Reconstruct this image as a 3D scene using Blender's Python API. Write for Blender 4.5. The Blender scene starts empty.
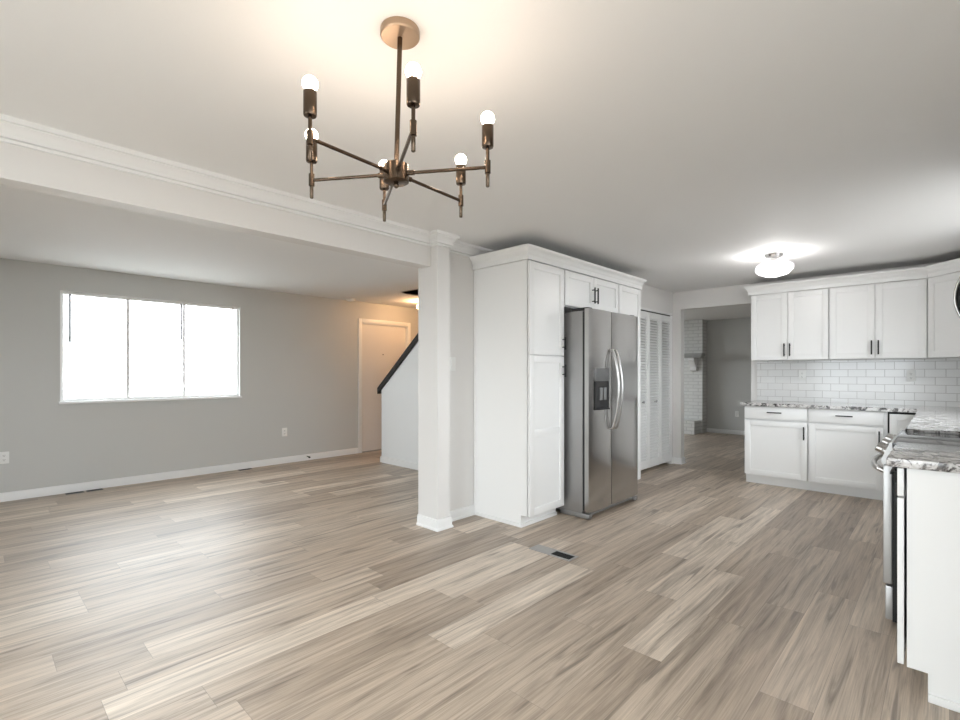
import bpy, bmesh, math
from mathutils import Vector, Matrix
sc = bpy.context.scene
COL = sc.collection
R = math.radians

# ---------------------------------------------------------------- camera
cam_d = bpy.data.cameras.new('camera'); cam = bpy.data.objects.new('camera', cam_d)
COL.objects.link(cam); sc.camera = cam
cam_d.sensor_width = 36.0; cam_d.lens = 36.0 * 488.0 / 960.0
cam_d.shift_y = 13.0 / 960.0; cam_d.clip_start = 0.02
cam.location = (0, 0, 1.257)
TH = math.atan(466.0 / 488.0)                       # heading from +X towards +Y
cam.rotation_euler = (R(90), 0, TH - R(90))

# ---------------------------------------------------------------- sky / daylight / exposure
SKY = 6.0
w = bpy.data.worlds.new('sky'); sc.world = w; w.use_nodes = True
bg = w.node_tree.nodes['Background']
bg.inputs[0].default_value = (0.90, 0.955, 1.0, 1); bg.inputs[1].default_value = SKY
vs = sc.view_settings
vs.view_transform = 'Standard'; vs.look = 'None'; vs.gamma = 1.0
vs.exposure = 0.90
try: vs.use_curve_mapping = False
except Exception: pass
CHAND, KITCH, HALL = 42.0, 150.0, 480.0

def portal(name, loc, rot, sx, sy):
    l = bpy.data.lights.new(name, 'AREA'); l.shape = 'RECTANGLE'; l.size = sx; l.size_y = sy
    l.cycles.is_portal = True
    o = bpy.data.objects.new(name, l); COL.objects.link(o); o.location = loc; o.rotation_euler = rot
portal('daylight_living', (1.55, 6.80, 1.53), (R(-90), 0, 0), 1.8, 1.2)
portal('portal_added_patio', (-1.74, 1.5, 1.05), (0, R(-90), 0), 2.1, 2.0)  # this and the following portals serve added, unseen openings
portal('portal_added_dining', (0.0, -0.63, 1.475), (R(90), 0, 0), 2.2, 1.25)
portal('portal_added_kitchen', (4.66, -0.63, 1.6), (R(90), 0, 0), 1.5, 1.2)
portal('portal_added_far_room', (8.7, 6.80, 1.45), (R(-90), 0, 0), 2.0, 1.3)

# ---------------------------------------------------------------- materials
def mat(name, col, rough=0.5, metal=0.0, **kw):
    m = bpy.data.materials.new(name); m.use_nodes = True
    b = m.node_tree.nodes['Principled BSDF']
    b.inputs['Base Color'].default_value = (*col, 1); b.inputs['Roughness'].default_value = rough
    b.inputs['Metallic'].default_value = metal
    for k, v in kw.items(): b.inputs[k].default_value = v
    return m
def nodes(m):
    nt = m.node_tree
    return nt, nt.nodes['Principled BSDF']
def N(nt, t, **kw):
    n = nt.nodes.new(t)
    for k, v in kw.items(): setattr(n, k, v)
    return n
def math_n(nt, op, a, b=None, c=None):
    n = N(nt, 'ShaderNodeMath', operation=op)
    for i, v in enumerate((a, b, c)):
        if v is None: continue
        if isinstance(v, (int, float)): n.inputs[i].default_value = v
        else: nt.links.new(v, n.inputs[i])
    return n.outputs[0]
def ramp(nt, fac, stops):
    n = N(nt, 'ShaderNodeValToRGB'); e = n.color_ramp.elements
    while len(e) < len(stops): e.new(0.5)
    for i, (p, c) in enumerate(stops):
        e[i].position = p; e[i].color = (*c, 1) if len(c) == 3 else c
    nt.links.new(fac, n.inputs[0]); return n.outputs[0]
def noise(nt, vec, scale, detail=4, rough=0.55, dist=0.0):
    n = N(nt, 'ShaderNodeTexNoise'); n.inputs['Scale'].default_value = scale
    n.inputs['Detail'].default_value = detail; n.inputs['Roughness'].default_value = rough
    n.inputs['Distortion'].default_value = dist
    nt.links.new(vec, n.inputs['Vector']); return n.outputs[0]
def mixc(nt, fac, a, b, mode='MIX'):
    n = N(nt, 'ShaderNodeMix', data_type='RGBA', blend_type=mode)
    for i, v in ((0, fac), (6, a), (7, b)):
        if isinstance(v, (int, float)): n.inputs[i].default_value = v
        elif isinstance(v, tuple): n.inputs[i].default_value = (*v, 1)
        else: nt.links.new(v, n.inputs[i])
    return n.outputs[2]
def bump(nt, b, h, strength, dist=0.002):
    n = N(nt, 'ShaderNodeBump'); n.inputs['Strength'].default_value = strength
    n.inputs['Distance'].default_value = dist
    nt.links.new(h, n.inputs['Height']); nt.links.new(n.outputs[0], b.inputs['Normal'])
def objco(nt): return N(nt, 'ShaderNodeTexCoord').outputs['Object']

def painted(name, col, rough, scale=220, st=0.12):
    m = mat(name, col, rough); nt, b = nodes(m)
    bump(nt, b, noise(nt, objco(nt), scale, 3), st, 0.0012)
    return m
M_wall = painted('greige_wall_paint', (0.58, 0.58, 0.56), 0.6)
M_stair = painted('white_stair_paint', (0.84, 0.85, 0.85), 0.55)
M_wall_warm = painted('pale_wall_paint', (0.75, 0.735, 0.715), 0.5)
M_ceil = painted('ceiling_paint', (0.85, 0.845, 0.835), 0.75, 120, 0.25)
M_trim = mat('white_trim_paint', (0.84, 0.84, 0.83), 0.35)
M_cab = mat('white_cabinet_paint', (0.86, 0.86, 0.85), 0.33)
M_door = mat('front_door_paint', (0.78, 0.75, 0.72), 0.4)
M_black = mat('black_handle_metal', (0.012, 0.012, 0.012), 0.4, 0.3)
M_blackp = mat('black_plastic', (0.012, 0.012, 0.013), 0.45)
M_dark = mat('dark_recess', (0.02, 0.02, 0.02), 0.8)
M_rail = mat('black_rail_paint', (0.006, 0.006, 0.006), 0.6)
M_plate = mat('white_plastic', (0.82, 0.82, 0.80), 0.35)
M_slot = mat('grey_slot', (0.18, 0.18, 0.18), 0.6)
M_chrome = mat('chrome', (0.62, 0.61, 0.60), 0.16, 1.0)
M_brass = mat('brushed_dark_brass', (0.105, 0.075, 0.053), 0.27, 1.0)
M_canopy = mat('brushed_canopy_brass', (0.42, 0.31, 0.22), 0.4, 0.85)
M_grill = mat('grey_register_metal', (0.42, 0.41, 0.40), 0.45, 0.4)
M_blackglass = mat('black_glass', (0.01, 0.01, 0.011), 0.06)
M_bodygrey = mat('grey_appliance_side', (0.34, 0.335, 0.33), 0.38, 0.75)
M_concrete = mat('hearth_stone', (0.5, 0.5, 0.49), 0.8)

def steel():
    m = mat('brushed_stainless', (0.44, 0.43, 0.42), 0.17, 1.0)
    return m
M_steel = steel()
M_oven = mat('satin_steel', (0.50, 0.50, 0.495), 0.42, 0.85)
M_satin = mat('satin_handle_steel', (0.50, 0.49, 0.475), 0.28, 1.0)

def floor_mat():
    m = mat('grey_oak_plank_floor', (0.4, 0.34, 0.28), 0.38); nt, b = nodes(m)
    s = N(nt, 'ShaderNodeSeparateXYZ'); nt.links.new(objco(nt), s.inputs[0])
    PW, PL = 0.181, 1.22
    v = math_n(nt, 'DIVIDE', math_n(nt, 'ADD', s.outputs[1], 20.0 + 0.10), PW)
    row = math_n(nt, 'FLOOR', v)
    wn = N(nt, 'ShaderNodeTexWhiteNoise', noise_dimensions='1D'); nt.links.new(row, wn.inputs['W'])
    off = math_n(nt, 'MULTIPLY', wn.outputs[0], PL)
    u = math_n(nt, 'DIVIDE', math_n(nt, 'ADD', math_n(nt, 'ADD', s.outputs[0], 20.0), off), PL)
    idx = math_n(nt, 'FLOOR', u)
    cv = N(nt, 'ShaderNodeCombineXYZ'); nt.links.new(idx, cv.inputs[0]); nt.links.new(row, cv.inputs[1])
    w2 = N(nt, 'ShaderNodeTexWhiteNoise', noise_dimensions='3D'); nt.links.new(cv.outputs[0], w2.inputs['Vector'])
    rnd = w2.outputs[0]
    # grain coordinates, shifted per plank
    gx = math_n(nt, 'ADD', math_n(nt, 'MULTIPLY', s.outputs[0], 0.9), math_n(nt, 'MULTIPLY', rnd, 37.0))
    gy = math_n(nt, 'ADD', math_n(nt, 'MULTIPLY', s.outputs[1], 15.0), math_n(nt, 'MULTIPLY', rnd, 91.0))
    gc = N(nt, 'ShaderNodeCombineXYZ'); nt.links.new(gx, gc.inputs[0]); nt.links.new(gy, gc.inputs[1])
    g1 = noise(nt, gc.outputs[0], 1.6, 8, 0.6, 0.7)
    gy2 = math_n(nt, 'MULTIPLY', gy, 5.0)
    gc2 = N(nt, 'ShaderNodeCombineXYZ'); nt.links.new(gx, gc2.inputs[0]); nt.links.new(gy2, gc2.inputs[1])
    g2 = noise(nt, gc2.outputs[0], 2.6, 6, 0.68, 0.2)
    base = ramp(nt, rnd, [(0.0, (0.36, 0.28, 0.21)), (0.35, (0.47, 0.378, 0.29)), (0.7, (0.565, 0.465, 0.367)), (1.0, (0.69, 0.59, 0.482))])
    grain = ramp(nt, g1, [(0.30, (0.42, 0.40, 0.38)), (0.42, (0.78, 0.77, 0.76)), (0.53, (1.0, 1.0, 1.0)), (0.70, (1.22, 1.22, 1.22))])
    fine = ramp(nt, g2, [(0.34, (0.76, 0.75, 0.74)), (0.60, (1.05, 1.05, 1.05))])
    c = mixc(nt, 1.0, mixc(nt, 1.0, base, grain, 'MULTIPLY'), fine, 'MULTIPLY')
    # knots
    kn = noise(nt, gc.outputs[0], 0.9, 2, 0.4, 2.0)
    c = mixc(nt, ramp(nt, kn, [(0.64, (0, 0, 0)), (0.73, (0.6, 0.6, 0.6))]), c, (0.12, 0.09, 0.07))
    fv = math_n(nt, 'FRACT', v); fu = math_n(nt, 'FRACT', u)
    ev = math_n(nt, 'MULTIPLY', math_n(nt, 'MINIMUM', fv, math_n(nt, 'SUBTRACT', 1.0, fv)), PW)
    eu = math_n(nt, 'MULTIPLY', math_n(nt, 'MINIMUM', fu, math_n(nt, 'SUBTRACT', 1.0, fu)), PL)
    e = math_n(nt, 'MINIMUM', ev, eu)
    seam = math_n(nt, 'LESS_THAN', e, 0.0011)
    c = mixc(nt, math_n(nt, 'MULTIPLY', seam, 0.45), c, (0.10, 0.08, 0.065))
    nt.links.new(c, b.inputs['Base Color'])
    nt.links.new(ramp(nt, g2, [(0.3, (0.56,)*3), (0.7, (0.46,)*3)]), b.inputs['Roughness'])
    bump(nt, b, g2, 0.06, 0.001)
    b.inputs['Coat Weight'].default_value = 0.75; b.inputs['Coat Roughness'].default_value = 0.47
    return m
M_floor = floor_mat()

def tile_mat(name, axis, wdt, hgt, col, mort, msize, rough, bstr=0.5):
    """running-bond tiles; axis = which horizontal axis the courses follow"""
    m = mat(name, col, rough); nt, b = nodes(m)
    s = N(nt, 'ShaderNodeSeparateXYZ'); nt.links.new(objco(nt), s.inputs[0])
    cv = N(nt, 'ShaderNodeCombineXYZ')
    nt.links.new(s.outputs[axis], cv.inputs[0]); nt.links.new(s.outputs[2], cv.inputs[1])
    br = N(nt, 'ShaderNodeTexBrick'); nt.links.new(cv.outputs[0], br.inputs['Vector'])
    br.inputs['Scale'].default_value = 1.0; br.inputs['Mortar Size'].default_value = msize
    br.inputs['Brick Width'].default_value = wdt; br.inputs['Row Height'].default_value = hgt
    br.inputs['Mortar Smooth'].default_value = 0.1
    br.inputs['Color1'].default_value = (*col, 1)
    br.inputs['Color2'].default_value = (*[x * 0.95 for x in col], 1)
    br.inputs['Mortar'].default_value = (*mort, 1)
    nt.links.new(br.outputs[0], b.inputs['Base Color'])
    inv = math_n(nt, 'SUBTRACT', 1.0, br.outputs[1])
    bump(nt, b, inv, bstr, 0.002)
    return m
M_tileY = tile_mat('white_subway_tile', 1, 0.158, 0.081, (0.80, 0.80, 0.79), (0.50, 0.485, 0.47), 0.0025, 0.14)
M_tileX = tile_mat('white_subway_tile_side', 0, 0.158, 0.081, (0.80, 0.80, 0.79), (0.50, 0.485, 0.47), 0.0025, 0.14)
M_brickY = tile_mat('white_painted_brick', 1, 0.21, 0.072, (0.74, 0.74, 0.72), (0.58, 0.58, 0.56), 0.008, 0.6, 1.0)

def granite():
    m = mat('speckled_granite', (0.7, 0.7, 0.7), 0.09); nt, b = nodes(m)
    co = objco(nt)
    a = noise(nt, co, 17, 6, 0.62, 1.2)
    d = noise(nt, co, 60, 4, 0.6)
    f = noise(nt, co, 7, 4, 0.6, 0.5)
    c = ramp(nt, a, [(0.39, (0.025, 0.023, 0.023)), (0.45, (0.14, 0.13, 0.125)), (0.50, (0.55, 0.53, 0.515)), (0.66, (0.76, 0.75, 0.735))])
    c = mixc(nt, ramp(nt, d, [(0.56, (0, 0, 0)), (0.66, (0.75,)*3)]), c, (0.20, 0.18, 0.17))
    c = mixc(nt, ramp(nt, f, [(0.5, (0, 0, 0)), (0.75, (0.5,)*3)]), c, (0.36, 0.33, 0.31))
    nt.links.new(c, b.inputs['Base Color'])
    return m
M_granite = granite()

def thin_glass(name, tint, gloss):
    m = bpy.data.materials.new(name); m.use_nodes = True; nt = m.node_tree; nt.nodes.clear()
    o = N(nt, 'ShaderNodeOutputMaterial'); t = N(nt, 'ShaderNodeBsdfTransparent'); g = N(nt, 'ShaderNodeBsdfGlossy')
    t.inputs[0].default_value = (*tint, 1); g.inputs['Roughness'].default_value = 0.03
    mx = N(nt, 'ShaderNodeMixShader'); mx.inputs[0].default_value = gloss
    nt.links.new(t.outputs[0], mx.inputs[1]); nt.links.new(g.outputs[0], mx.inputs[2]); nt.links.new(mx.outputs[0], o.inputs[0])
    return m
M_pane = thin_glass('window_glass', (0.96, 0.97, 0.97), 0.05)
def frosted():
    m = bpy.data.materials.new('frosted_lamp_glass'); m.use_nodes = True; nt = m.node_tree; nt.nodes.clear()
    o = N(nt, 'ShaderNodeOutputMaterial'); t = N(nt, 'ShaderNodeBsdfTransparent'); g = N(nt, 'ShaderNodeBsdfTranslucent')
    gl = N(nt, 'ShaderNodeBsdfGlossy'); gl.inputs['Roughness'].default_value = 0.08
    t.inputs[0].default_value = (0.95, 0.95, 0.95, 1); g.inputs[0].default_value = (0.9, 0.9, 0.92, 1)
    a = N(nt, 'ShaderNodeMixShader'); a.inputs[0].default_value = 0.16
    c = N(nt, 'ShaderNodeMixShader'); c.inputs[0].default_value = 0.12
    nt.links.new(t.outputs[0], a.inputs[1]); nt.links.new(g.outputs[0], a.inputs[2])
    nt.links.new(a.outputs[0], c.inputs[1]); nt.links.new(gl.outputs[0], c.inputs[2]); nt.links.new(c.outputs[0], o.inputs[0])
    return m
M_frost = frosted()
def emit(name, col, s):
    m = bpy.data.materials.new(name); m.use_nodes = True; nt = m.node_tree; nt.nodes.clear()
    o = N(nt, 'ShaderNodeOutputMaterial'); e = N(nt, 'ShaderNodeEmission')
    e.inputs[0].default_value = (*col, 1); e.inputs[1].default_value = s
    nt.links.new(e.outputs[0], o.inputs[0]); return m
M_bulb = emit('warm_bulb', (1.0, 0.81, 0.64), CHAND)
M_bulbk = emit('cool_bulb', (1.0, 0.98, 0.97), KITCH)
M_bulbh = emit('amber_bulb', (1.0, 0.58, 0.28), HALL)

# ---------------------------------------------------------------- mesh helpers (all take world metres)
def box(bm, x0, x1, y0, y1, z0, z1, bev=0.0):
    t = bmesh.new(); bmesh.ops.create_cube(t, size=1.0)
    for v in t.verts:
        v.co = Vector(((x0 + x1) / 2 + v.co.x * (x1 - x0), (y0 + y1) / 2 + v.co.y * (y1 - y0), (z0 + z1) / 2 + v.co.z * (z1 - z0)))
    if bev: bmesh.ops.bevel(t, geom=t.edges[:], offset=bev, segments=2, profile=0.6, affect='EDGES', clamp_overlap=True)
    merge(bm, t)
def merge(bm, t):
    vm = {v: bm.verts.new(v.co) for v in t.verts}
    for f in t.faces:
        try:
            nf = bm.faces.new([vm[v] for v in f.verts]); nf.smooth = f.smooth
        except ValueError: pass
    t.free()
def lathe(bm, c, prof, seg=32, axis='Z', cap=True):
    """prof = list of (radius, height) along axis through c"""
    rings = []
    for r, hh in prof:
        ring = []
        for i in range(seg):
            a = 2 * math.pi * i / seg; p, q = r * math.cos(a), r * math.sin(a)
            d = {'Z': (p, q, hh), 'Y': (q, hh, p), 'X': (hh, p, q)}[axis]
            ring.append(bm.verts.new(Vector(c) + Vector(d)))
        rings.append(ring)
    for a, b in zip(rings, rings[1:]):
        for i in range(seg):
            f = bm.faces.new((a[i], a[(i + 1) % seg], b[(i + 1) % seg], b[i])); f.smooth = True
    if cap:
        for ring, fl in ((rings[0], True), (rings[-1], False)):
            bm.faces.new(ring[::-1] if fl else ring)
def tube(bm, pts, r, seg=12, caps=True):
    pts = [Vector(p) for p in pts]; rings = []
    n0 = None
    for i, p in enumerate(pts):
        d = (pts[min(i + 1, len(pts) - 1)] - pts[max(i - 1, 0)]).normalized()
        if n0 is None: n0 = d.orthogonal().normalized()
        n0 = (n0 - d * n0.dot(d)).normalized(); b2 = d.cross(n0)
        rings.append([bm.verts.new(p + (n0 * math.cos(2 * math.pi * k / seg) + b2 * math.sin(2 * math.pi * k / seg)) * r) for k in range(seg)])
    for a, b in zip(rings, rings[1:]):
        for k in range(seg):
            f = bm.faces.new((a[k], a[(k + 1) % seg], b[(k + 1) % seg], b[k])); f.smooth = True
    if caps: bm.faces.new(rings[0][::-1]); bm.faces.new(rings[-1])
def ball(bm, c, r, sz=1.0, seg=16):
    t = bmesh.new(); bmesh.ops.create_uvsphere(t, u_segments=seg, v_segments=seg // 2 + 2, radius=r)
    for v in t.verts: v.co = Vector((v.co.x, v.co.y, v.co.z * sz)) + Vector(c)
    for f in t.faces: f.smooth = True
    merge(bm, t)
def prism(bm, poly, ax, a0, a1):
    """poly in the two other axes, extruded along ax"""
    def P(u, v, a): return {'X': (a, u, v), 'Y': (u, a, v), 'Z': (u, v, a)}[ax]
    A = [bm.verts.new(P(u, v, a0)) for u, v in poly]; B = [bm.verts.new(P(u, v, a1)) for u, v in poly]
    n = len(poly)
    bm.faces.new(A[::-1]); bm.faces.new(B)
    for i in range(n): bm.faces.new((A[i], A[(i + 1) % n], B[(i + 1) % n], B[i]))
def sweep(bm, prof, path):
    """prof = [(outward, z)] closed loop; path = [(x, y)]; outward is to the right of travel; mitred"""
    path = [Vector(p) for p in path]; rings = []
    for i, p in enumerate(path):
        ds = []
        if i > 0: ds.append((path[i] - path[i - 1]).normalized())
        if i < len(path) - 1: ds.append((path[i + 1] - path[i]).normalized())
        ns = [Vector((d.y, -d.x)) for d in ds]
        if len(ns) == 1: m = ns[0]
        else:
            m = (ns[0] + ns[1]).normalized(); m = m / max(0.2, m.dot(ns[0]))
        rings.append([bm.verts.new((p.x + m.x * o, p.y + m.y * o, z)) for o, z in prof])
    n = len(prof)
    for a, b in zip(rings, rings[1:]):
        for k in range(n): bm.faces.new((a[k], a[(k + 1) % n], b[(k + 1) % n], b[k]))
    bm.faces.new(rings[0][::-1]); bm.faces.new(rings[-1])
def wall(bm, ax, t0, t1, a0, a1, z0, z1, ops=()):
    """wall running along ax ('X'|'Y') from a0..a1, thickness t0..t1, with rectangular openings (a0,a1,z0,z1)"""
    def B(p, q, r, s):
        if q - p < 1e-4 or s - r < 1e-4: return
        box(bm, p, q, t0, t1, r, s) if ax == 'X' else box(bm, t0, t1, p, q, r, s)
    cur = a0
    for (p, q, r, s) in sorted(ops):
        B(cur, p, z0, z1); B(p, q, z0, r); B(p, q, s, z1); cur = q
    B(cur, a1, z0, z1)

# ---------------------------------------------------------------- object helpers
def obj(name, bm, m, parent=None, loc=None, smooth=False):
    """mesh in world metres; origin goes to loc (or to the parent's origin)"""
    bmesh.ops.recalc_face_normals(bm, faces=bm.faces[:])
    me = bpy.data.meshes.new(name)
    base = Vector((0, 0, 0))
    if parent is not None: base = Vector(parent['_o']) if '_o' in parent else Vector((0, 0, 0))
    elif loc is not None: base = Vector(loc)
    M = Matrix.Translation(-base)
    if parent is not None and '_r' in parent: M = Matrix.Identity(4)     # parent builds in its own frame
    bm.transform(M); bm.to_mesh(me); bm.free()
    me.materials.append(m)
    me.set_sharp_from_angle(angle=R(38))
    o = bpy.data.objects.new(name, me); COL.objects.link(o)
    if parent is not None:
        o.parent = parent
        if '_o' in parent: o['_o'] = parent['_o']
        if '_r' in parent: o['_r'] = 1
    elif loc is not None: o.location = loc; o['_o'] = tuple(loc)
    else: o['_o'] = (0, 0, 0)
    return o
def tag(o, label, cat, group=None):
    o['label'] = label; o['category'] = cat
    if group: o['group'] = group
    return o
def thing(name, label, cat, loc, rz=None, group=None):
    o = bpy.data.objects.new(name, None); COL.objects.link(o); o.location = loc; o.empty_display_size = 0.1
    if rz is None: o['_o'] = tuple(loc)
    else: o['_r'] = 1; o.rotation_euler = (0, 0, rz)
    return tag(o, label, cat, group)
def struct(name, bm, m, label=None, cat=None, parent=None):
    o = obj(name, bm, m, parent)
    if parent is None:
        o['kind'] = 'structure'
        if label: tag(o, label, cat)
    return o
def one(f, *a, **k):
    bm = bmesh.new(); f(bm, *a, **k); return bm
def boxes(lst, bev=0.0):
    bm = bmesh.new()
    for b in lst: box(bm, *b, bev)
    return bm

# ================================================================ THE SETTING
H = 2.377
YB = 6.664           # window wall
XW = -1.6            # wall behind the camera
YS = -0.49           # range wall
XK = 6.78            # kitchen end wall
XF = 10.84           # far room end wall
struct('floor', boxes([(XW - 0.2, XF + 0.2, YS - 0.2, YB + 0.2, -0.12, 0)]), M_floor, 'grey oak plank floor running through all the rooms', 'floor')
struct('ground', boxes([(-40, 50, -0.8, YB + 60, -0.9, -0.5)]), mat('added_ground_grey', (0.27, 0.27, 0.26), 0.9), 'pale paving added outside the windows to cut upward sky light', 'groundplane')  # ground added to stop sky light coming from below the horizon
struct('absorber', boxes([(-40, 50, -40, -0.8, -0.9, -0.5)]), mat('low_bounce_dark', (0.20, 0.19, 0.175), 0.95), 'added dark yard outside the kitchen windows', 'absorber')  # dark strip added to lower bounce light on the kitchen ceiling
HX0, HX1, HY0, HY1 = 4.18, 5.1, 3.4, 5.47
struct('ceiling', boxes([(XW - 0.2, HX0, YS - 0.2, YB + 0.2, H, H + 0.12), (HX1, XF + 0.2, YS - 0.2, YB + 0.2, H, H + 0.12),
                         (HX0, HX1, YS - 0.2, HY0, H, H + 0.12), (HX0, HX1, HY1, YB + 0.2, H, H + 0.12)]), M_ceil, 'smooth pale ceiling over kitchen and living room', 'ceiling')
WX0, WX1, WZ0, WZ1 = 0.655, 2.447, 0.955, 2.118
struct('wall_back', one(wall, 'X', YB, YB + 0.13, XW - 0.13, XF + 0.13, 0, H, [(WX0, WX1, WZ0, WZ1), (4.275, 5.175, 0, 2.05), (7.7, 9.7, 0.8, 2.1)]), M_wall, 'grey living room wall with the wide window', 'wall')
struct('wall_left', one(wall, 'Y', XW - 0.13, XW, YS - 0.13, YB, 0, H, [(0.5, 2.5, 0.04, 2.06)]), M_wall, 'grey wall behind the dining area', 'wall')
struct('wall_right', one(wall, 'X', YS - 0.13, YS, XW, XF, 0, H, [(-1.1, 1.1, 0.85, 2.1), (3.92, 5.40, 1.0, 2.2)]), M_wall, 'grey wall behind the cooking range', 'wall')
struct('wall_kitchen', one(wall, 'Y', XK, XK + 0.12, YS, 3.16, 0, H, [(1.77, 2.645, 0, 2.135)]), M_wall_warm, 'pale kitchen end wall with cased opening to far room', 'wall')
struct('wall_middle', one(wall, 'X', 3.04, 3.16, 2.705, XK, 0, H), M_wall_warm, 'pale partition between pillar and tall cabinets', 'wall')
bm = bmesh.new(); wall(bm, 'X', 2.755, 2.875, 5.10, XK, 0, H, [(5.26, 6.72, 0, 2.08)])
struct('wall_closet', bm, M_wall_warm, 'pale wall around the louvered closet doors', 'wall')
struct('wall_far', one(wall, 'Y', XF, XF + 0.13, YS, YB, 0, H), M_wall, 'grey end wall of the far room', 'wall')
struct('wall_hall', one(wall, 'Y', XK, XK + 0.12, 3.16, YB, 0, H), M_wall, 'grey wall closing the entry hall', 'wall')
# beam and pillar
struct('beam', boxes([(XW, 2.60, 3.01, 3.13, 2.118, H)]), M_wall_warm, 'pale dropped beam between dining and living room', 'beam')
struct('pillar', boxes([(2.578, 2.710, 2.93, 3.17, 0, H)]), M_wall_warm, 'pale square pillar at the end of the beam', 'pillar')
# stair half wall, sloping top
bm = bmesh.new()
prism(bm, [(5.76, 0), (5.76, 1.016), (4.06, 2.376), (3.16, 2.376), (3.16, 0)], 'X', 4.02, 4.13)
struct('wall_stair', bm, M_stair, 'pale stair wall with sloping top behind the pillar', 'wall')
bm = bmesh.new()
for i in range(9): box(bm, 4.13, 5.1, 3.2, 5.5 - 0.25 * i, 0.19 * i, 0.19 * (i + 1) - 0.001)
struct('stair', bm, M_wall, 'stair flight behind the sloping stair wall', 'stair')
struct('stairwell', boxes([(HX0 - 0.06, HX0, HY0, HY1, H, 4.6), (HX1, HX1 + 0.06, HY0, HY1, H, 4.6), (HX0, HX1, HY0 - 0.06, HY0, H, 4.6), (HX0, HX1, HY1, HY1 + 0.06, H, 4.6), (HX0, HX1, HY0, HY1, 4.6, 4.66)]), M_wall, 'walls of the dark stairwell opening above the stair', 'wall')
struct('wall_hall_side', one(wall, 'Y', 5.1, 5.2, 3.16, 5.5, 0, H), M_wall, 'grey wall on the far side of the stair', 'wall')

# baseboards
BP = [(0, 0), (0.014, 0), (0.014, 0.072), (0.009, 0.084), (0, 0.088)]
BPs = [(0, 0), (0.022, 0), (0.022, 0.012), (0.014, 0.022), (0.014, 0.072), (0.009, 0.084), (0, 0.088)]
struct('baseboard_back', one(sweep, BP, [(XW, YB), (4.21, YB)]), M_trim, 'white baseboard under the living room window', 'baseboard')
struct('baseboard_pillar', one(sweep, BPs, [(2.578, 3.17), (2.578, 2.93), (2.71, 2.93), (2.71, 3.04), (3.104, 3.04)]), M_trim, 'white baseboard around foot of pillar', 'baseboard')
struct('baseboard_stair', one(sweep, BP, [(4.13, 5.76), (4.02, 5.76), (4.02, 3.17)]), M_trim, 'white baseboard along stair wall', 'baseboard')
struct('baseboard_far', one(sweep, BP, [(XF, 3.72), (XF, -0.49)]), M_trim, 'white baseboard on the far room end wall', 'baseboard')
struct('baseboard_kitchen', one(sweep, BPs, [(6.735, 2.755), (XK, 2.755), (XK, 2.645), (XK + 0.12, 2.645)]), M_trim, 'white baseboard beside the louvered closet', 'baseboard')
struct('baseboard_left', one(sweep, BP, [(XW, 2.75), (XW, YB)]), M_trim, 'white baseboard along wall left of the living room', 'baseboard')
# crown trim on the beam
CP = [(0, 2.276), (0.014, 2.276), (0.016, 2.286), (0.008, 2.289), (0.008, 2.293), (0.020, 2.296), (0.022, 2.306), (0.016, 2.309), (0.022, 2.324), (0.034, 2.340), (0.046, 2.348), (0.046, 2.352), (0.058, 2.354), (0.060, H), (0, H)]
struct('trim_1', one(sweep, CP, [(XW, 3.01), (2.578, 3.01), (2.578, 2.93), (2.71, 2.93), (2.71, 3.04), (3.7, 3.04)]), M_trim, 'white crown moulding along beam and around pillar', 'crown moulding')

# living room window
def window(name, x0, x1, z0, z1, y, label, mull, fw=0.03):
    bm = bmesh.new()
    for b in ((x0, x1, y + 0.035, y + 0.1, z0, z0 + fw), (x0, x1, y + 0.035, y + 0.1, z1 - fw, z1), (x0, x0 + fw, y + 0.035, y + 0.1, z0 + fw, z1 - fw), (x1 - fw, x1, y + 0.035, y + 0.1, z0 + fw, z1 - fw)): box(bm, *b)
    f = struct(name, bm, M_trim, label, 'window')
    for (a, b_) in mull: obj('mullion', boxes([(a, b_, y + 0.04, y + 0.095, z0 + fw, z1 - fw)]), M_trim, f)
    return f
win = window('window_1', WX0, WX1, WZ0, WZ1, YB, 'wide bright window with white frame in grey wall', [(1.232, 1.258), (1.795, 1.82)])
for a, b_ in ((WX0 + 0.045, 1.225), (1.265, 1.785), (1.83, WX1 - 0.045)):
    obj('window_pane', boxes([(a, b_, YB + 0.066, YB + 0.07, WZ0 + 0.045, WZ1 - 0.045)]), M_pane, win)
bm = bmesh.new(); box(bm, 1.516, 1.528, YB + 0.06, YB + 0.076, WZ0 + 0.045, WZ1 - 0.045)
for zz in (1.24, 1.53, 1.82): box(bm, 1.265, 1.785, YB + 0.062, YB + 0.074, zz, zz + 0.010)
obj('muntin_grid', bm, M_trim, win)
obj('window_sill', boxes([(WX0 - 0.012, WX1 + 0.012, YB - 0.03, YB + 0.033, WZ0 - 0.022, WZ0 + 0.004)], 0.003), M_trim, win)
obj('window_lining', boxes([(WX0, WX0 + 0.006, YB - 0.001, YB + 0.034, WZ0 + 0.005, WZ1), (WX1 - 0.006, WX1, YB - 0.001, YB + 0.034, WZ0 + 0.005, WZ1), (WX0 + 0.006, WX1 - 0.006, YB - 0.001, YB + 0.034, WZ1 - 0.006, WZ1)]), M_trim, win)
obj('head_rail', boxes([(WX0 + 0.01, WX1 - 0.01, YB + 0.005, YB + 0.032, WZ1 - 0.034, WZ1 - 0.008)], 0.003), M_trim, win)
for x_, l_ in ((0.735, 0.50), (1.768, 0.42), (2.36, 0.55)):
    obj('blind_wand', one(tube, [(x_, YB + 0.015, 2.085), (x_, YB + 0.012, 2.08 - l_)], 0.010, 8), M_slot, win)
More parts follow.
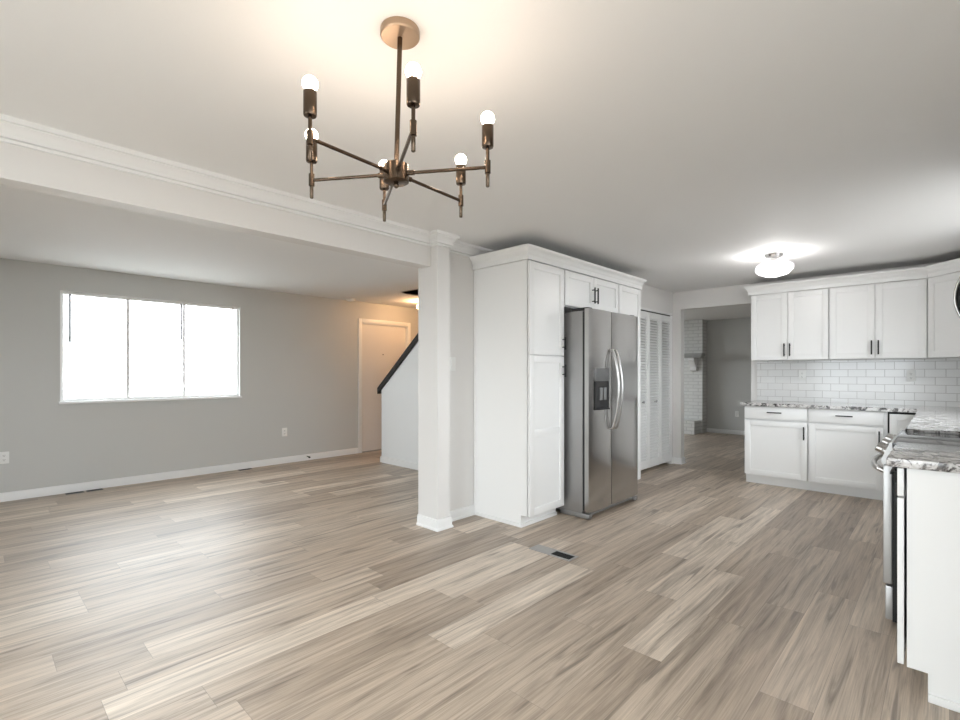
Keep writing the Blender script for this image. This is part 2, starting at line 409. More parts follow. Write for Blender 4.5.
# unseen patio door, added for daylight from behind the camera
f = struct('added_window_2', boxes([(XW - 0.11, XW - 0.03, 0.5, 2.5, 0.04, 0.09), (XW - 0.11, XW - 0.03, 0.5, 2.5, 2.0, 2.06), (XW - 0.11, XW - 0.03, 0.5, 0.57, 0.09, 2.0), (XW - 0.11, XW - 0.03, 2.43, 2.5, 0.09, 2.0), (XW - 0.11, XW - 0.03, 1.46, 1.54, 0.09, 2.0)]), M_trim, 'added white framed sliding patio door giving daylight behind the dining area', 'window')
for a, b_ in ((0.57, 1.46), (1.54, 2.43)): obj('window_pane', boxes([(XW - 0.075, XW - 0.071, a, b_, 0.09, 2.0)]), M_pane, f)
window('added_window_3', 7.7, 9.7, 0.8, 2.1, YB, 'added unseen side window lighting the far room', [(8.68, 8.72)])  # opening added to bring daylight into the far room
window('added_window_4', -1.1, 1.1, 0.85, 2.1, YS - 0.13, 'added dining window behind the camera for extra daylight', [(-0.02, 0.02)])  # unseen window put in to brighten the dining side
window('added_window_5', 3.92, 5.40, 1.0, 2.2, YS - 0.13, 'added kitchen window for daylight above the range wall counter', [(4.64, 4.68)])  # out-of-view window added as extra daylight for the kitchen

# front door
fd = struct('door_1', boxes([(4.285, 5.165, YB + 0.03, YB + 0.07, 0.012, 2.04)]), M_door, 'flat white entry door glowing orange under hall lamp', 'door')
obj('door_casing', boxes([(4.212, 4.275, YB - 0.016, YB + 0.0, 0, 2.115), (5.175, 5.238, YB - 0.016, YB, 0, 2.115), (4.275, 5.175, YB - 0.016, YB, 2.05, 2.115)], 0.004), M_trim, fd)
obj('door_jamb', boxes([(4.275, 4.287, YB - 0.0, YB + 0.12, 0, 2.05), (5.163, 5.175, YB, YB + 0.12, 0, 2.05), (4.287, 5.163, YB, YB + 0.12, 2.038, 2.05), (4.275, 5.175, YB + 0.07, YB + 0.12, 0, 2.05)]), M_trim, fd)
for z_ in (0.28, 1.06, 1.83): obj('hinge', boxes([(4.280, 4.294, YB + 0.016, YB + 0.032, z_ - 0.045, z_ + 0.045)], 0.003), M_grill, fd)
obj('peephole', one(lathe, (4.70, YB + 0.03, 1.56), [(0.012, -0.006), (0.010, 0.0)], 14, 'Y'), M_slot, fd)
obj('threshold', boxes([(4.287, 5.163, YB - 0.005, YB + 0.1, 0, 0.011)]), M_grill, fd)

# louvered closet doors
cd = struct('door_2', boxes([(5.255, 5.275, 2.745, 2.80, 0, 2.08), (6.705, 6.725, 2.745, 2.80, 0, 2.08), (5.275, 6.705, 2.745, 2.80, 2.052, 2.08)]), M_trim, 'white louvered bifold closet doors beside refrigerator cabinet', 'closet door')
struct('closet', boxes([(5.26, 6.72, 2.89, 2.95, 0, 2.2)]), M_wall, 'dark inside of the closet', 'closet')
LW = (6.705 - 5.275) / 4
for k in range(4):
    a = 5.275 + LW * k + 0.003; b_ = 5.275 + LW * (k + 1) - 0.003
    y0, y1 = 2.748, 2.776
    bm = bmesh.new(); st = 0.042
    box(bm, a, a + st, y0, y1, 0.045, 2.035, 0.002); box(bm, b_ - st, b_, y0, y1, 0.045, 2.035, 0.002)
    box(bm, a + st, b_ - st, y0, y1, 0.045, 0.14); box(bm, a + st, b_ - st, y0, y1, 1.96, 2.035); 
    n = 52
    for i in range(n):
        zc = 0.155 + (1.95 - 0.155) * i / (n - 1)
        v = [bm.verts.new((x, y, z)) for x in (a + st, b_ - st) for y, z in ((y0 + 0.002, zc - 0.015), (y0 + 0.002, zc - 0.006), (y1 - 0.003, zc + 0.016), (y1 - 0.003, zc + 0.008))]
        for q in ((0, 1, 2, 3), (7, 6, 5, 4), (0, 4, 5, 1), (1, 5, 6, 2), (2, 6, 7, 3), (3, 7, 4, 0)): bm.faces.new([v[j] for j in q])
    lf = obj('door_leaf', bm, M_trim, cd)
    if k in (1, 2): obj('knob', one(lathe, ((a + b_) / 2, y0, 0.89), [(0.007, 0.0), (0.007, -0.015), (0.016, -0.02), (0.017, -0.03), (0.010, -0.036)], 16, 'Y'), M_grill, lf)
obj('door_track', boxes([(5.28, 6.70, 2.76, 2.79, 2.040, 2.052)]), M_dark, cd)

# backsplash tile
struct('trim_2', boxes([(XK - 0.012, XK, YS, 1.70, 0.90, 1.415)]), M_tileY, 'white subway tile backsplash on the kitchen end wall', 'backsplash')
struct('trim_3', boxes([(2.54, 3.94, YS, YS + 0.012, 0.90, 1.415), (3.94, 5.38, YS, YS + 0.012, 0.90, 0.99), (5.38, XK - 0.012, YS, YS + 0.012, 0.90, 1.415)]), M_tileX, 'white subway tile backsplash behind the range', 'backsplash')

# ================================================================ CABINETS
def shaker(bm, x0, x1, z0, z1, rail=0.058, t=0.02):
    """front at y=0, back at y=t"""
    box(bm, x0, x0 + rail, 0, t, z0, z1, 0.0012); box(bm, x1 - rail, x1, 0, t, z0, z1, 0.0012)
    box(bm, x0 + rail, x1 - rail, 0, t, z0, z0 + rail, 0.0012); box(bm, x0 + rail, x1 - rail, 0, t, z1 - rail, z1, 0.0012)
    box(bm, x0 + rail, x1 - rail, 0.010, t - 0.002, z0 + rail, z1 - rail)
def pull(parent, x, z, vert=True, L=0.14):
    bm = bmesh.new(); h = L / 2
    if vert:
        box(bm, x - 0.006, x + 0.006, -0.036, -0.026, z - h, z + h, 0.001)
        for s in (-1, 1): box(bm, x - 0.004, x + 0.004, -0.03, 0.0, z + s * (h - 0.022) - 0.004, z + s * (h - 0.022) + 0.004)
    else:
        box(bm, x - h, x + h, -0.036, -0.026, z - 0.006, z + 0.006, 0.001)
        for s in (-1, 1): box(bm, x + s * (h - 0.022) - 0.004, x + s * (h - 0.022) + 0.004, -0.03, 0.0, z - 0.004, z + 0.004)
    return obj('handle', bm, M_black, parent)
def cabinet(name, label, cat, loc, rz, W, D, z0, z1, doors, drawers=(), toe=0.0, group=None):
    """local frame: x 0..W, door fronts at y=0, back at y=D. doors: (x0,x1,z0,z1,[(hx,hz,vert,L)])"""
    t = thing(name, label, cat, loc, rz, group)
    obj('carcass', boxes([(0, W, 0.029, D, z0, z1)]), M_cab, t)
    if toe: obj('toe_kick', boxes([(0, W, 0.09, D, 0, z0)]), M_cab, t)
    for (a, b, c, d, hs) in doors:
        dr = obj('door', one(shaker, a, b, c, d), M_cab, t)
        for h in hs: pull(dr, *h)
    for (a, b, c, d, hs) in drawers:
        dr = obj('drawer', boxes([(a, b, 0, 0.02, c, d)], 0.002), M_cab, t)
        for h in hs: pull(dr, *h)
    return t
g = 0.002
# pantry wall: front y=2.415
Y0 = 2.415
D0 = 3.035 - Y0
P = cabinet('pantry_cabinet', 'tall white pantry cabinet with two stacked doors left of refrigerator', 'cabinet', (3.105, Y0, 0), 0, 0.492, D0, 0.098, 2.17,
        [(0.006, 0.489, 0.100, 1.401, [(0.465, 1.277, True, 0.11)]), (0.006, 0.489, 1.406, 2.162, [(0.465, 1.514, True, 0.11)])], toe=0.09)
obj('shoe_moulding', boxes([(-0.012, 0.0, 0.082, D0, 0, 0.028), (-0.012, 0.492, 0.076, 0.09, 0, 0.028)], 0.003), M_trim, P)
lowd = [c for c in P.children if c.name.startswith('door')][0]
obj('middle_rail', boxes([(0.064, 0.431, 0.003, 0.012, 0.735, 0.793)], 0.001), M_cab, lowd)
obj('scribe_moulding', boxes([(-0.006, 0, D0 - 0.02, D0, 0.028, 2.165)]), M_cab, P)
cabinet('bridge_cabinet', 'short white two door cabinet above the refrigerator', 'cabinet', (3.6, Y0, 0), 0, 0.985, D0, 1.845, 2.17,
        [(0.014, 0.488, 1.853, 2.162, [(0.462, 1.985, True, 0.15)]), (0.493, 0.974, 1.853, 2.162, [(0.519, 1.985, True, 0.15)])])
cabinet('pantry_cabinet', 'tall white cabinet right of refrigerator beside the closet doors', 'cabinet', (4.588, Y0, 0), 0, 0.492, D0, 0.098, 2.17,
        [(0.004, 0.486, 0.100, 1.401, [(0.03, 1.277, True, 0.11)]), (0.004, 0.486, 1.406, 2.162, [(0.03, 1.514, True, 0.11)])], toe=0.09)
KC = [(0, 2.166), (0.022, 2.166), (0.022, 2.205), (0.027, 2.210), (0.030, 2.225), (0.042, 2.245), (0.055, 2.255), (0.058, 2.262), (0.058, 2.274), (0, 2.274)]
tag(obj('crown_moulding', one(sweep, [(o + 0.001, z + 0.005) for o, z in KC], [(3.104, 3.035), (3.104, Y0 + 0.022), (5.082, Y0 + 0.022), (5.082, 2.754)]), M_cab, None, (4.1, Y0, 2.17)), 'white crown moulding on top of the pantry and refrigerator cabinets', 'moulding')

# kitchen end wall
XD = 6.13
DB = XK - 0.014 - XD
rk = R(-90)
cabinet('base_cabinet', 'white base cabinet with drawer and door at left end of counter', 'cabinet', (XD, 1.675, 0), rk, 0.617, DB, 0.105, 0.885,
        [(0.008, 0.611, 0.110, 0.722, [(0.585, 0.615, True, 0.14)])], [(0.008, 0.611, 0.745, 0.880, [(0.31, 0.82, False, 0.14)])], toe=0.09)
cabinet('base_cabinet', 'white base cabinet with drawer and door left of the kitchen corner', 'cabinet', (XD, 1.057, 0), rk, 0.627, DB, 0.105, 0.885,
        [(0.006, 0.619, 0.110, 0.722, [(0.588, 0.625, True, 0.13)])], [(0.006, 0.619, 0.745, 0.880, [(0.312, 0.82, False, 0.14)])], toe=0.09)
C = cabinet('corner_base_cabinet', 'white corner base cabinet half hidden behind the range', 'cabinet', (XD, 0.429, 0), rk, 0.915, DB, 0.105, 0.885,
        [(0.035, 0.265, 0.110, 0.862, [])], toe=0.09)
obj('shoe_moulding', boxes([(0.0, 0.28, 0.078, 0.09, 0, 0.02)]), M_trim, C)
obj('gap_shade_filler', boxes([(0.02, 0.28, 0.0205, 0.0289, 0.106, 0.884)]), M_dark, C)  # dark filler that paints the shade of the gap around the door
XU = 6.43
DU = XK - 0.002 - XU
def wallcab(label, loc, rz, W, D, doors, z0=1.405): return cabinet('wall_cabinet', label, 'cabinet', loc, rz, W, D, z0, 2.18, doors)
wallcab('white two door wall cabinet at left end above the tile', (XU, 1.685, 0), rk, 0.768, DU, [(0.006, 0.377, 1.408, 2.172, [(0.352, 1.52, True, 0.145)]), (0.381, 0.763, 1.408, 2.172, [(0.407, 1.52, True, 0.145)])])
wallcab('white two door wall cabinet second from left, beside the corner', (XU, 0.916, 0), rk, 0.785, DU, [(0.005, 0.387, 1.408, 2.172, [(0.362, 1.52, True, 0.145)]), (0.391, 0.780, 1.408, 2.172, [(0.417, 1.52, True, 0.145)])])
# diagonal corner cabinet
t = thing('corner_wall_cabinet', 'white angled corner wall cabinet beside the microwave', 'cabinet', (6.43, 0.13, 0), R(-135))
s2 = math.sqrt(0.5)
def loc2(x, y):      # world -> diagonal frame
    dx, dy = x - 6.43, y - 0.13; a = R(135)
    return (dx * math.cos(a) - dy * math.sin(a), dx * math.sin(a) + dy * math.cos(a))
bm = bmesh.new(); prism(bm, [loc2(*p) for p in ((6.446, 0.130), (6.775, 0.130), (6.775, -0.488), (6.131, -0.488), (6.131, -0.150), (6.14, -0.176))], 'Z', 1.405, 2.18)
obj('carcass', bm, M_cab, t)
bm = bmesh.new(); shaker(bm, 0.004, 0.42, 1.408, 2.172); obj('door', bm, M_cab, t)
# range wall, fronts face +Y
r180 = R(180)
YU = -0.17
DU2 = 0.318
wallcab('white two door wall cabinet between added kitchen window and corner', (6.128, YU, 0), r180, 0.70, DU2, [(0.006, 0.348, 1.408, 2.172, [(0.32, 1.52, True, 0.145)]), (0.352, 0.694, 1.408, 2.172, [(0.38, 1.52, True, 0.145)])])
cabinet('wall_cabinet', 'short white wall cabinet above the microwave', 'cabinet', (3.892, YU, 0), r180, 0.764, DU2, 1.835, 2.18, [(0.006, 0.38, 1.84, 2.172, []), (0.384, 0.758, 1.84, 2.172, [])])
wallcab('white wall cabinet on the near side of the microwave', (3.126, YU, 0), r180, 0.586, DU2, [(0.006, 0.58, 1.408, 2.172, [(0.05, 1.52, True, 0.145)])])
tag(obj('crown_moulding', one(sweep, [(o + 0.001, z + 0.015) for o, z in KC], [(6.775, 1.688), (6.452, 1.688), (6.452, 0.118), (6.118, -0.192), (5.426, -0.192)]), M_cab, None, (6.43, 0.9, 2.18)), 'white crown moulding on top of the kitchen wall cabinets', 'moulding')
# base cabinets under the range-wall counter
YD = 0.14
DB2 = YD + 0.478
cabinet('base_cabinet', 'white base cabinet on the far side of the range', 'cabinet', (5.49, YD, 0), r180, 1.59, DB2, 0.105, 0.885,
        [(0.006, 0.79, 0.110, 0.722, [(0.75, 0.62, True, 0.14)]), (0.80, 1.584, 0.110, 0.722, [(0.84, 0.62, True, 0.14)])], [(0.006, 1.584, 0.745, 0.88, [(0.8, 0.82, False, 0.14)])], toe=0.09)
E = cabinet('end_base_cabinet', 'white end cabinet in right foreground, plain side panel facing the room', 'cabinet', (3.12, YD, 0), r180, 0.58, DB2, 0.105, 0.885,
        [(0.006, 0.576, 0.108, 0.762, [(0.06, 0.66, True, 0.14)])], [(0.006, 0.576, 0.770, 0.880, [(0.3, 0.825, False, 0.14)])], toe=0.09)
obj('shoe_moulding', boxes([(0.58, 0.592, 0.09, DB2, 0, 0.03)], 0.003), M_trim, E)

# countertops
bm = bmesh.new(); prism(bm, [(6.10, 1.70), (6.765, 1.70), (6.765, -0.476), (3.896, -0.476), (3.896, 0.178), (6.10, 0.178)], 'Z', 0.886, 0.922)
bmesh.ops.bevel(bm, geom=[e for e in bm.edges if abs(e.verts[0].co.z - e.verts[1].co.z) < 1e-5], offset=0.005, segments=2, affect='EDGES')
tag(obj('countertop', bm, M_granite, None, (6.4, 0.9, 0.886)), 'speckled granite L countertop along tiled kitchen wall', 'countertop')
tag(obj('countertop', boxes([(2.518, 3.126, -0.476, 0.172, 0.886, 0.922)], 0.005), M_granite, None, (2.82, -0.1, 0.886)), 'speckled granite countertop on the end cabinet in right foreground', 'countertop')

# ================================================================ REFRIGERATOR
fx0, fx1, fm = 3.652, 4.566, 4.048
fr = thing('refrigerator', 'stainless steel side by side refrigerator between white cabinets', 'refrigerator', (4.1, 2.6, 0))
obj('body', boxes([(fx0 + 0.004, fx1 - 0.004, 2.268, 2.98, 0.03, 1.795)], 0.006), M_bodygrey, fr)
obj('gasket', boxes([(fx0 + 0.008, fx1 - 0.008, 2.246, 2.27, 0.07, 1.79)]), M_blackp, fr)
def fdoor(a, b):
    bm = bmesh.new(); n = 10; yb, yf = 2.245, 2.206
    # slightly bowed front
    pts = [(a, yb), (a, yf + 0.008)] + [(a + (b - a) * i / n, yf - 0.012 * math.sin(math.pi * i / n) ** 0.6 if 0 < i < n else yf) for i in range(n + 1)] + [(b, yf + 0.008), (b, yb)]
    prism(bm, pts, 'Z', 0.06, 1.812)
    return bm
dl = obj('door', fdoor(fx0, fm - 0.003), M_steel, fr); dr_ = obj('door', fdoor(fm + 0.003, fx1), M_steel, fr)
for x_, par in ((4.012, dl), (4.078, dr_)):
    bm = bmesh.new(); pts = []
    for i in range(21):
        s = i / 20; pts.append((x_, 2.192 - 0.012 - 0.062 * math.sin(math.pi * s) ** 0.75, 0.755 + 0.71 * s))
    pts = [(x_, 2.20, 0.757)] + pts + [(x_, 2.20, 1.463)]
    tube(bm, pts, 0.0115, 12); obj('handle', bm, M_satin, par)
# dispenser
dpx0, dpx1, dz0, dz1, dzm = 3.735, 3.965, 0.935, 1.30, 1.185
ds = obj('dispenser', boxes([(dpx0, dpx0 + 0.012, 2.186, 2.206, dz0, dzm), (dpx1 - 0.012, dpx1, 2.186, 2.206, dz0, dzm), (dpx0, dpx1, 2.186, 2.206, dz0, dz0 + 0.012), (dpx0 + 0.01, dpx1 - 0.01, 2.19, 2.206, dz0 + 0.01, dzm)], 0.002), M_dark, dl)
obj('control_panel', boxes([(dpx0, dpx1, 2.182, 2.206, dzm, dz1)], 0.003), mat('grey_panel', (0.16, 0.16, 0.16), 0.3, 0.5), dl)
obj('dispenser_lever', boxes([(3.80, 3.845, 2.178, 2.19, 1.02, 1.13), (3.865, 3.91, 2.178, 2.19, 1.02, 1.13)], 0.004), M_slot, dl)
obj('drip_tray', boxes([(dpx0 + 0.02, dpx1 - 0.02, 2.165, 2.19, dz0, dz0 + 0.014)], 0.003), M_blackp, dl)
obj('kick_grille', boxes([(fx0 + 0.05, fx1 - 0.05, 2.275, 2.30, 0.012, 0.07)]), M_blackp, fr)
obj('grille_bar', boxes([(fx0 + 0.06, fx1 - 0.06, 2.235, 2.262, 0.016, 0.036)], 0.004), M_bodygrey, fr)
for x_ in (fx0 + 0.03, fx1 - 0.03):
    obj('foot_cover', boxes([(x_ - 0.03, x_ + 0.03, 2.205, 2.50, 0.004, 0.045)], 0.008), M_bodygrey, fr)
for x_ in (fx0 + 0.06, fx1 - 0.06):
    obj('hinge_cover', boxes([(x_ - 0.035, x_ + 0.035, 2.225, 2.40, 1.795, 1.826)], 0.006), M_blackp, fr)

# ================================================================ RANGE
rx0, rx1 = 3.132, 3.888
rg = thing('range', 'stainless steel electric range with black glass cooktop beside end cabinet', 'stove', (3.51, -0.1, 0))
obj('body', boxes([(rx0, rx1, -0.47, 0.190, 0.035, 0.897)]), M_dark, rg)
od = obj('oven_door', boxes([(rx0 + 0.004, rx1 - 0.004, 0.192, 0.226, 0.215, 0.80)], 0.006), M_oven, rg)
obj('oven_window', boxes([(rx0 + 0.12, rx1 - 0.12, 0.22, 0.228, 0.34, 0.66)], 0.002), M_blackglass, od)
bm = bmesh.new(); pts = []
for i in range(17):
    s = i / 16; pts.append((rx0 + 0.05 + (rx1 - rx0 - 0.1) * s, 0.245 + 0.042 * math.sin(math.pi * s) ** 0.6, 0.775))
tube(bm, [(pts[0][0], 0.224, 0.765)] + pts + [(pts[-1][0], 0.224, 0.765)], 0.0125, 12); obj('handle', bm, M_satin, od)
obj('drawer', boxes([(rx0 + 0.004, rx1 - 0.004, 0.188, 0.218, 0.04, 0.205)], 0.006), M_oven, rg)
bm = bmesh.new(); prism(bm, [(0.1915, 0.806), (0.228, 0.806), (0.236, 0.822), (0.202, 0.908), (0.197, 0.916), (0.1915, 0.916)], 'X', rx0, rx1)
cp = obj('control_panel', bm, M_oven, rg)
for i, x_ in enumerate((3.20, 3.30, 3.51, 3.72, 3.82)):
    bm = bmesh.new(); lathe(bm, (0, 0, 0), [(0.024, 0.0), (0.024, 0.012), (0.019, 0.016), (0.017, 0.040), (0.012, 0.043)], 20)
    bm.transform(Matrix.Translation((x_, 0.219, 0.864)) @ Matrix.Rotation(R(-67), 4, 'X'))
    obj('knob', bm, M_satin, cp)
ct = obj('cooktop', boxes([(rx0, rx1, -0.47, 0.19, 0.898, 0.914)], 0.003), M_blackglass, rg)
M_ring = mat('cooktop_ring_print', (0.10, 0.10, 0.10), 0.1)
for x_, y_, r_ in ((3.32, 0.02, 0.09), (3.70, 0.02, 0.11), (3.32, -0.28, 0.11), (3.70, -0.28, 0.085)):
    bm = bmesh.new(); lathe(bm, (x_, y_, 0.9138), [(r_, 0), (r_, 0.0006), (r_ - 0.004, 0.0006), (r_ - 0.004, 0)], 40, cap=False); obj('burner_ring', bm, M_ring, ct)
for x_ in (rx0 + 0.05, rx1 - 0.05):
    for y_ in (-0.40, 0.12): obj('foot', one(lathe, (x_, y_, 0), [(0.018, 0), (0.018, 0.02), (0.01, 0.022), (0.01, 0.04)], 12), M_blackp, rg)

# microwave above the range (only its bowed handle edges into the picture)
mw = thing('microwave', 'black microwave over the range, only its bowed chrome handle in view', 'microwave', (3.51, -0.28, 1.41))
obj('body', boxes([(rx0 + 0.002, rx1 - 0.002, -0.485, -0.125, 1.41, 1.828)], 0.004), M_bodygrey, mw)
md = obj('door', boxes([(rx0 + 0.002, rx1 - 0.002, -0.123, -0.095, 1.415, 1.823)], 0.006), M_blackglass, mw)
bm = bmesh.new(); zc_, hh, yt, yb_ = 1.607, 0.17, -0.029, -0.100
arc = [(yb_ + (yt - yb_) * (math.cos(math.pi / 2 * (i / 10 - 1)) ** 0.85 if abs(i / 10 - 1) < 1 else 0), zc_ + hh * (i / 10 - 1)) for i in range(21)]
prism(bm, arc, 'X', 3.17, 3.20); obj('handle', bm, M_dark, md)
bm = bmesh.new(); tube(bm, [(3.165, y, z) for y, z in arc], 0.006, 10); obj('handle_rim', bm, M_satin, md)

# ================================================================ CHANDELIER
CX, CY, CZ, AR = 0.967, 1.303, 1.909, 0.305
ch = thing('chandelier', 'six armed dark brass chandelier with glowing globe bulbs', 'chandelier', (CX, CY, H))
KX0, KY0 = 0.972, 1.289
obj('canopy', one(lathe, (KX0, KY0, 0), [(0.062, H), (0.0635, H - 0.004), (0.0635, H - 0.022), (0.060, H - 0.026), (0.01, H - 0.026)], 48), M_canopy, ch)
obj('stem', one(tube, [(KX0, KY0, H - 0.02), (CX, CY, CZ + 0.01)], 0.008, 16), M_brass, ch)
hb = obj('hub', one(lathe, (CX, CY, CZ), [(0.034, -0.030), (0.041, -0.026), (0.041, 0.028), (0.036, 0.032), (0.010, 0.032)], 40), M_brass, ch)
obj('finial', one(lathe, (CX, CY, CZ), [(0.004, -0.046), (0.008, -0.042), (0.009, -0.036), (0.006, -0.030)], 16), M_brass, hb)
for k in range(6):
    a = R(1.94 + 60 * k); ca, sa = math.cos(a), math.sin(a); ex, ey = CX + AR * ca, CY + AR * sa; EZ = CZ - 0.0257 * AR * ca
    bm = bmesh.new(); tube(bm, [(CX + 0.036 * ca, CY + 0.036 * sa, CZ), (ex, ey, EZ)], 0.0055, 12)
    tube(bm, [(CX + 0.04 * ca, CY + 0.04 * sa, CZ), (CX + 0.062 * ca, CY + 0.062 * sa, CZ)], 0.0085, 12)
    arm = obj('arm', bm, M_brass, ch)
    bm = bmesh.new(); lathe(bm, (ex, ey, EZ), [(0.0045, -0.062), (0.0060, -0.060), (0.0060, -0.020), (0.0095, -0.019), (0.0095, 0.021), (0.0055, 0.022), (0.0055, 0.062)], 16)
    obj('upright', bm, M_brass, arm)
    obj('socket', one(lathe, (ex, ey, EZ), [(0.008, 0.060), (0.017, 0.062), (0.0185, 0.066), (0.0185, 0.130), (0.0175, 0.132), (0.006, 0.132)], 24), M_brass, arm)
    bm = bmesh.new(); ball(bm, (ex, ey, EZ + 0.153), 0.0215, 1.0, 14); obj('bulb', bm, M_bulb, arm)

# kitchen ceiling light
KX, KY = 5.23, 1.17
kl = thing('ceiling_light', 'chrome and faceted glass flush ceiling light above the kitchen', 'ceiling light', (KX, KY, H))
obj('canopy', one(lathe, (KX, KY, H), [(0.078, 0.0), (0.080, -0.010), (0.068, -0.030), (0.03, -0.036), (0.026, -0.04), (0.026, -0.068), (0.056, -0.070), (0.056, -0.076), (0.01, -0.076)], 36), M_chrome, kl)
bm = bmesh.new(); lathe(bm, (KX, KY, H), [(0.055, -0.072), (0.120, -0.085), (0.160, -0.115), (0.160, -0.155), (0.125, -0.190), (0.070, -0.208), (0.004, -0.212)], 8, cap=False)
for f_ in bm.faces: f_.smooth = False
obj('glass_shade', bm, M_frost, kl)
bm = bmesh.new(); ball(bm, (KX, KY, H - 0.140), 0.036, 1.1, 14); obj('bulb', bm, M_bulbk, kl)
# hall light
HX, HY = 4.885, 5.90
hl = thing('ceiling_light', 'small glass globe ceiling light in hall behind the pillar', 'ceiling light', (HX, HY, H))
obj('canopy', one(lathe, (HX, HY, H), [(0.075, 0.0), (0.075, -0.012), (0.05, -0.03), (0.01, -0.032)], 28), M_brass, hl)
bm = bmesh.new(); lathe(bm, (HX, HY, H), [(0.05, -0.030), (0.092, -0.06), (0.100, -0.09), (0.085, -0.125), (0.045, -0.145), (0.004, -0.148)], 20, cap=False); obj('glass_shade', bm, M_frost, hl)
bm = bmesh.new(); ball(bm, (HX, HY, H - 0.085), 0.03, 1.0, 14); obj('bulb', bm, M_bulbh, hl)
# smoke detector
sd = thing('smoke_detector', 'small round white smoke detector on ceiling near the entry door', 'smoke detector', (3.98, 6.50, H))
obj('base', one(lathe, (3.98, 6.50, H), [(0.07, 0), (0.07, -0.012), (0.05, -0.012)], 28), M_plate, sd)
obj('cover', one(lathe, (3.98, 6.50, H), [(0.062, -0.012), (0.060, -0.026), (0.045, -0.036), (0.005, -0.038)], 28), M_plate, sd)

# stair rail
bm = bmesh.new()
prism(bm, [(5.83, 0.962), (5.83, 1.045), (4.166, 2.376), (4.062, 2.376)], 'X', 3.995, 4.155)
tag(obj('stair_rail', bm, M_rail, None, (4.075, 5.0, 1.6)), 'black sloping cap rail on top of the stair wall', 'stair rail')

# outlets, switch
def outlet(c, face, label, kind='outlet', group=None):
    """face: 'Y-' plate on a wall facing -Y, 'X-' facing -X"""
    t = thing('wall_outlet' if kind == 'outlet' else 'light_switch', label, 'outlet' if kind == 'outlet' else 'light switch', c, R(0) if face == 'Y-' else R(-90), group)
    obj('cover_plate', boxes([(-0.036, 0.036, -0.006, 0, -0.058, 0.058)], 0.002), M_plate, t)
    if kind == 'outlet':
        for s in (-0.021, 0.021):
            so = obj('socket', boxes([(-0.016, 0.016, -0.0085, -0.004, s - 0.014, s + 0.014)], 0.002), M_plate, t)
            obj('slot', boxes([(-0.008, -0.005, -0.0092, -0.006, s - 0.002, s + 0.008), (0.005, 0.008, -0.0092, -0.006, s - 0.002, s + 0.008), (-0.003, 0.003, -0.0092, -0.006, s - 0.010, s - 0.005)]), M_slot, so)
    else:
        obj('rocker', boxes([(-0.016, 0.016, -0.009, -0.004, -0.032, 0.032)], 0.002), M_plate, t)
    return t
outlet((0.237, YB, 0.428), 'Y-', 'white wall outlet left of the window, at left picture edge')
outlet((3.035, YB, 0.435), 'Y-', 'white wall outlet low on grey wall between window and entry door')
outlet((2.84, 3.04, 1.334), 'Y-', 'white rocker light switch beside the pillar', 'switch')
outlet((XK - 0.012, 1.222, 1.232), 'X-', 'white wall outlet in tile, second wall cabinet door from left above it')
outlet((XK - 0.012, 0.263, 1.226), 'X-', 'white wall outlet in tile nearest the kitchen corner')
outlet((XF, 3.089, 0.42), 'X-', 'white wall outlet low on far room wall')

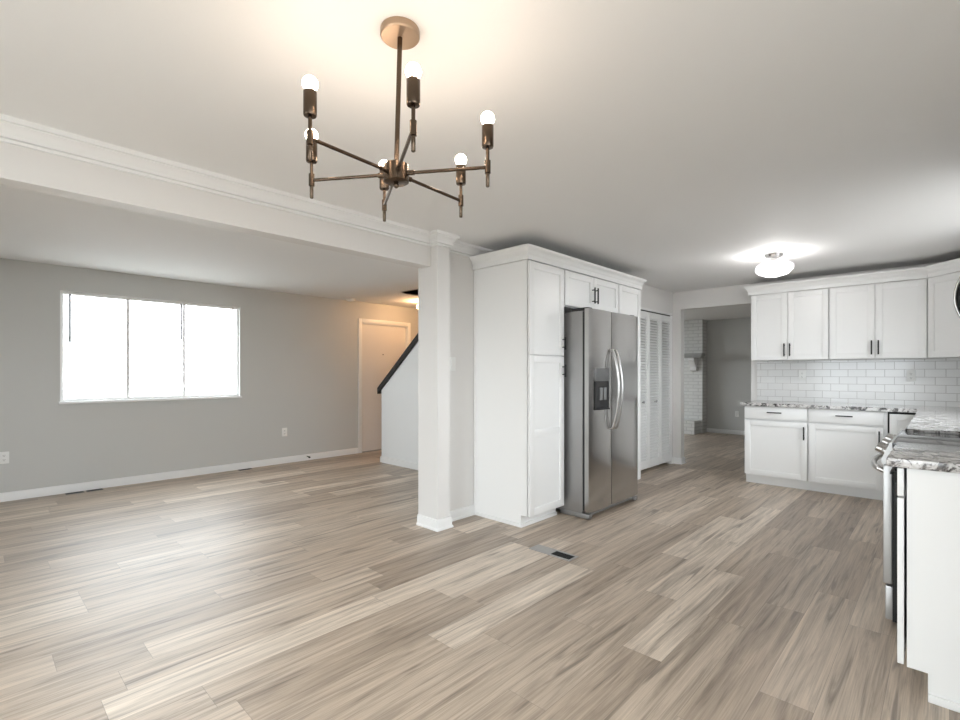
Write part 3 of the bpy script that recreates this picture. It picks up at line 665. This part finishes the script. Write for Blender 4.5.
# floor registers
rgk = thing('floor_register', 'grey metal floor register in front of the pantry cabinet, half its cover open', 'floor vent', (2.82, 1.985, 0))
obj('frame', boxes([(2.765, 2.780, 1.815, 2.155, 0, 0.005), (2.862, 2.877, 1.815, 2.155, 0, 0.005), (2.78, 2.862, 1.815, 1.83, 0, 0.005), (2.78, 2.862, 2.14, 2.155, 0, 0.005)], 0.001), M_grill, rgk)
obj('cover_plate', boxes([(2.78, 2.862, 1.985, 2.14, 0, 0.0035)]), M_grill, rgk)
lv = bmesh.new()
for i in range(8): box(lv, 2.782 + i * 0.0105, 2.785 + i * 0.0105, 1.832, 1.984, 0.0012, 0.003)
obj('duct', boxes([(2.78, 2.862, 1.83, 1.985, 0, 0.001)]), M_dark, rgk); obj('louver', lv, M_dark, rgk)
for x0_, x1_, lab in ((0.69, 0.84, 'dark slotted floor register at baseboard, left of the pair under window'), (0.86, 1.0, 'dark slotted floor register at baseboard, right of the pair under window'), (2.40, 2.56, 'dark slotted floor register at baseboard below right window edge')):
    tr = thing('floor_register', lab, 'floor vent', ((x0_ + x1_) / 2, 6.59, 0), None, 'registers along the window wall')
    obj('frame', boxes([(x0_, x1_, 6.558, 6.566, 0, 0.005), (x0_, x1_, 6.622, 6.630, 0, 0.005), (x0_, x0_ + 0.008, 6.558, 6.63, 0, 0.005), (x1_ - 0.008, x1_, 6.558, 6.63, 0, 0.005)]), M_slot, tr)
    obj('duct', boxes([(x0_ + 0.008, x1_ - 0.008, 6.566, 6.622, 0, 0.002)]), M_dark, tr)
# door stop on the baseboard
bm = bmesh.new(); tube(bm, [(3.36, YB - 0.013, 0.06), (3.36, YB - 0.075, 0.055)], 0.006, 10); tube(bm, [(3.36, YB - 0.07, 0.055), (3.36, YB - 0.095, 0.053)], 0.012, 12)
tag(obj('door_stop', bm, M_blackp, None, (3.36, YB - 0.014, 0.06)), 'small black door stop on baseboard right of outlet', 'door stop')

# ================================================================ FAR ROOM FIREPLACE
fp = thing('fireplace', 'white painted brick fireplace seen through the kitchen opening', 'fireplace', (10.6, 4.5, 0))
obj('chimney_breast', boxes([(10.58, XF - 0.002, 3.68, 5.3, 0, 2.375)]), M_brickY, fp)
obj('hearth', boxes([(10.22, 10.578, 3.712, 5.3, 0, 0.27)]), M_brickY, fp)
obj('mantel', boxes([(10.36, 10.578, 3.62, 5.3, 1.60, 1.665), (10.39, 10.578, 3.65, 5.3, 1.575, 1.60)], 0.004), mat('grey_mantel', (0.42, 0.42, 0.41), 0.5), fp)
for y_ in (3.85, 5.1):
    bm = bmesh.new(); prism(bm, [(10.40, 1.575), (10.40, 1.52), (10.44, 1.49), (10.47, 1.43), (10.52, 1.39), (10.53, 1.32), (10.578, 1.29), (10.578, 1.575)], 'Y', y_ - 0.06, y_ + 0.06)
    obj('corbel', bm, M_trim, fp)

for o in sc.objects:
    for k in ('_o', '_r'):
        if k in o: del o[k]
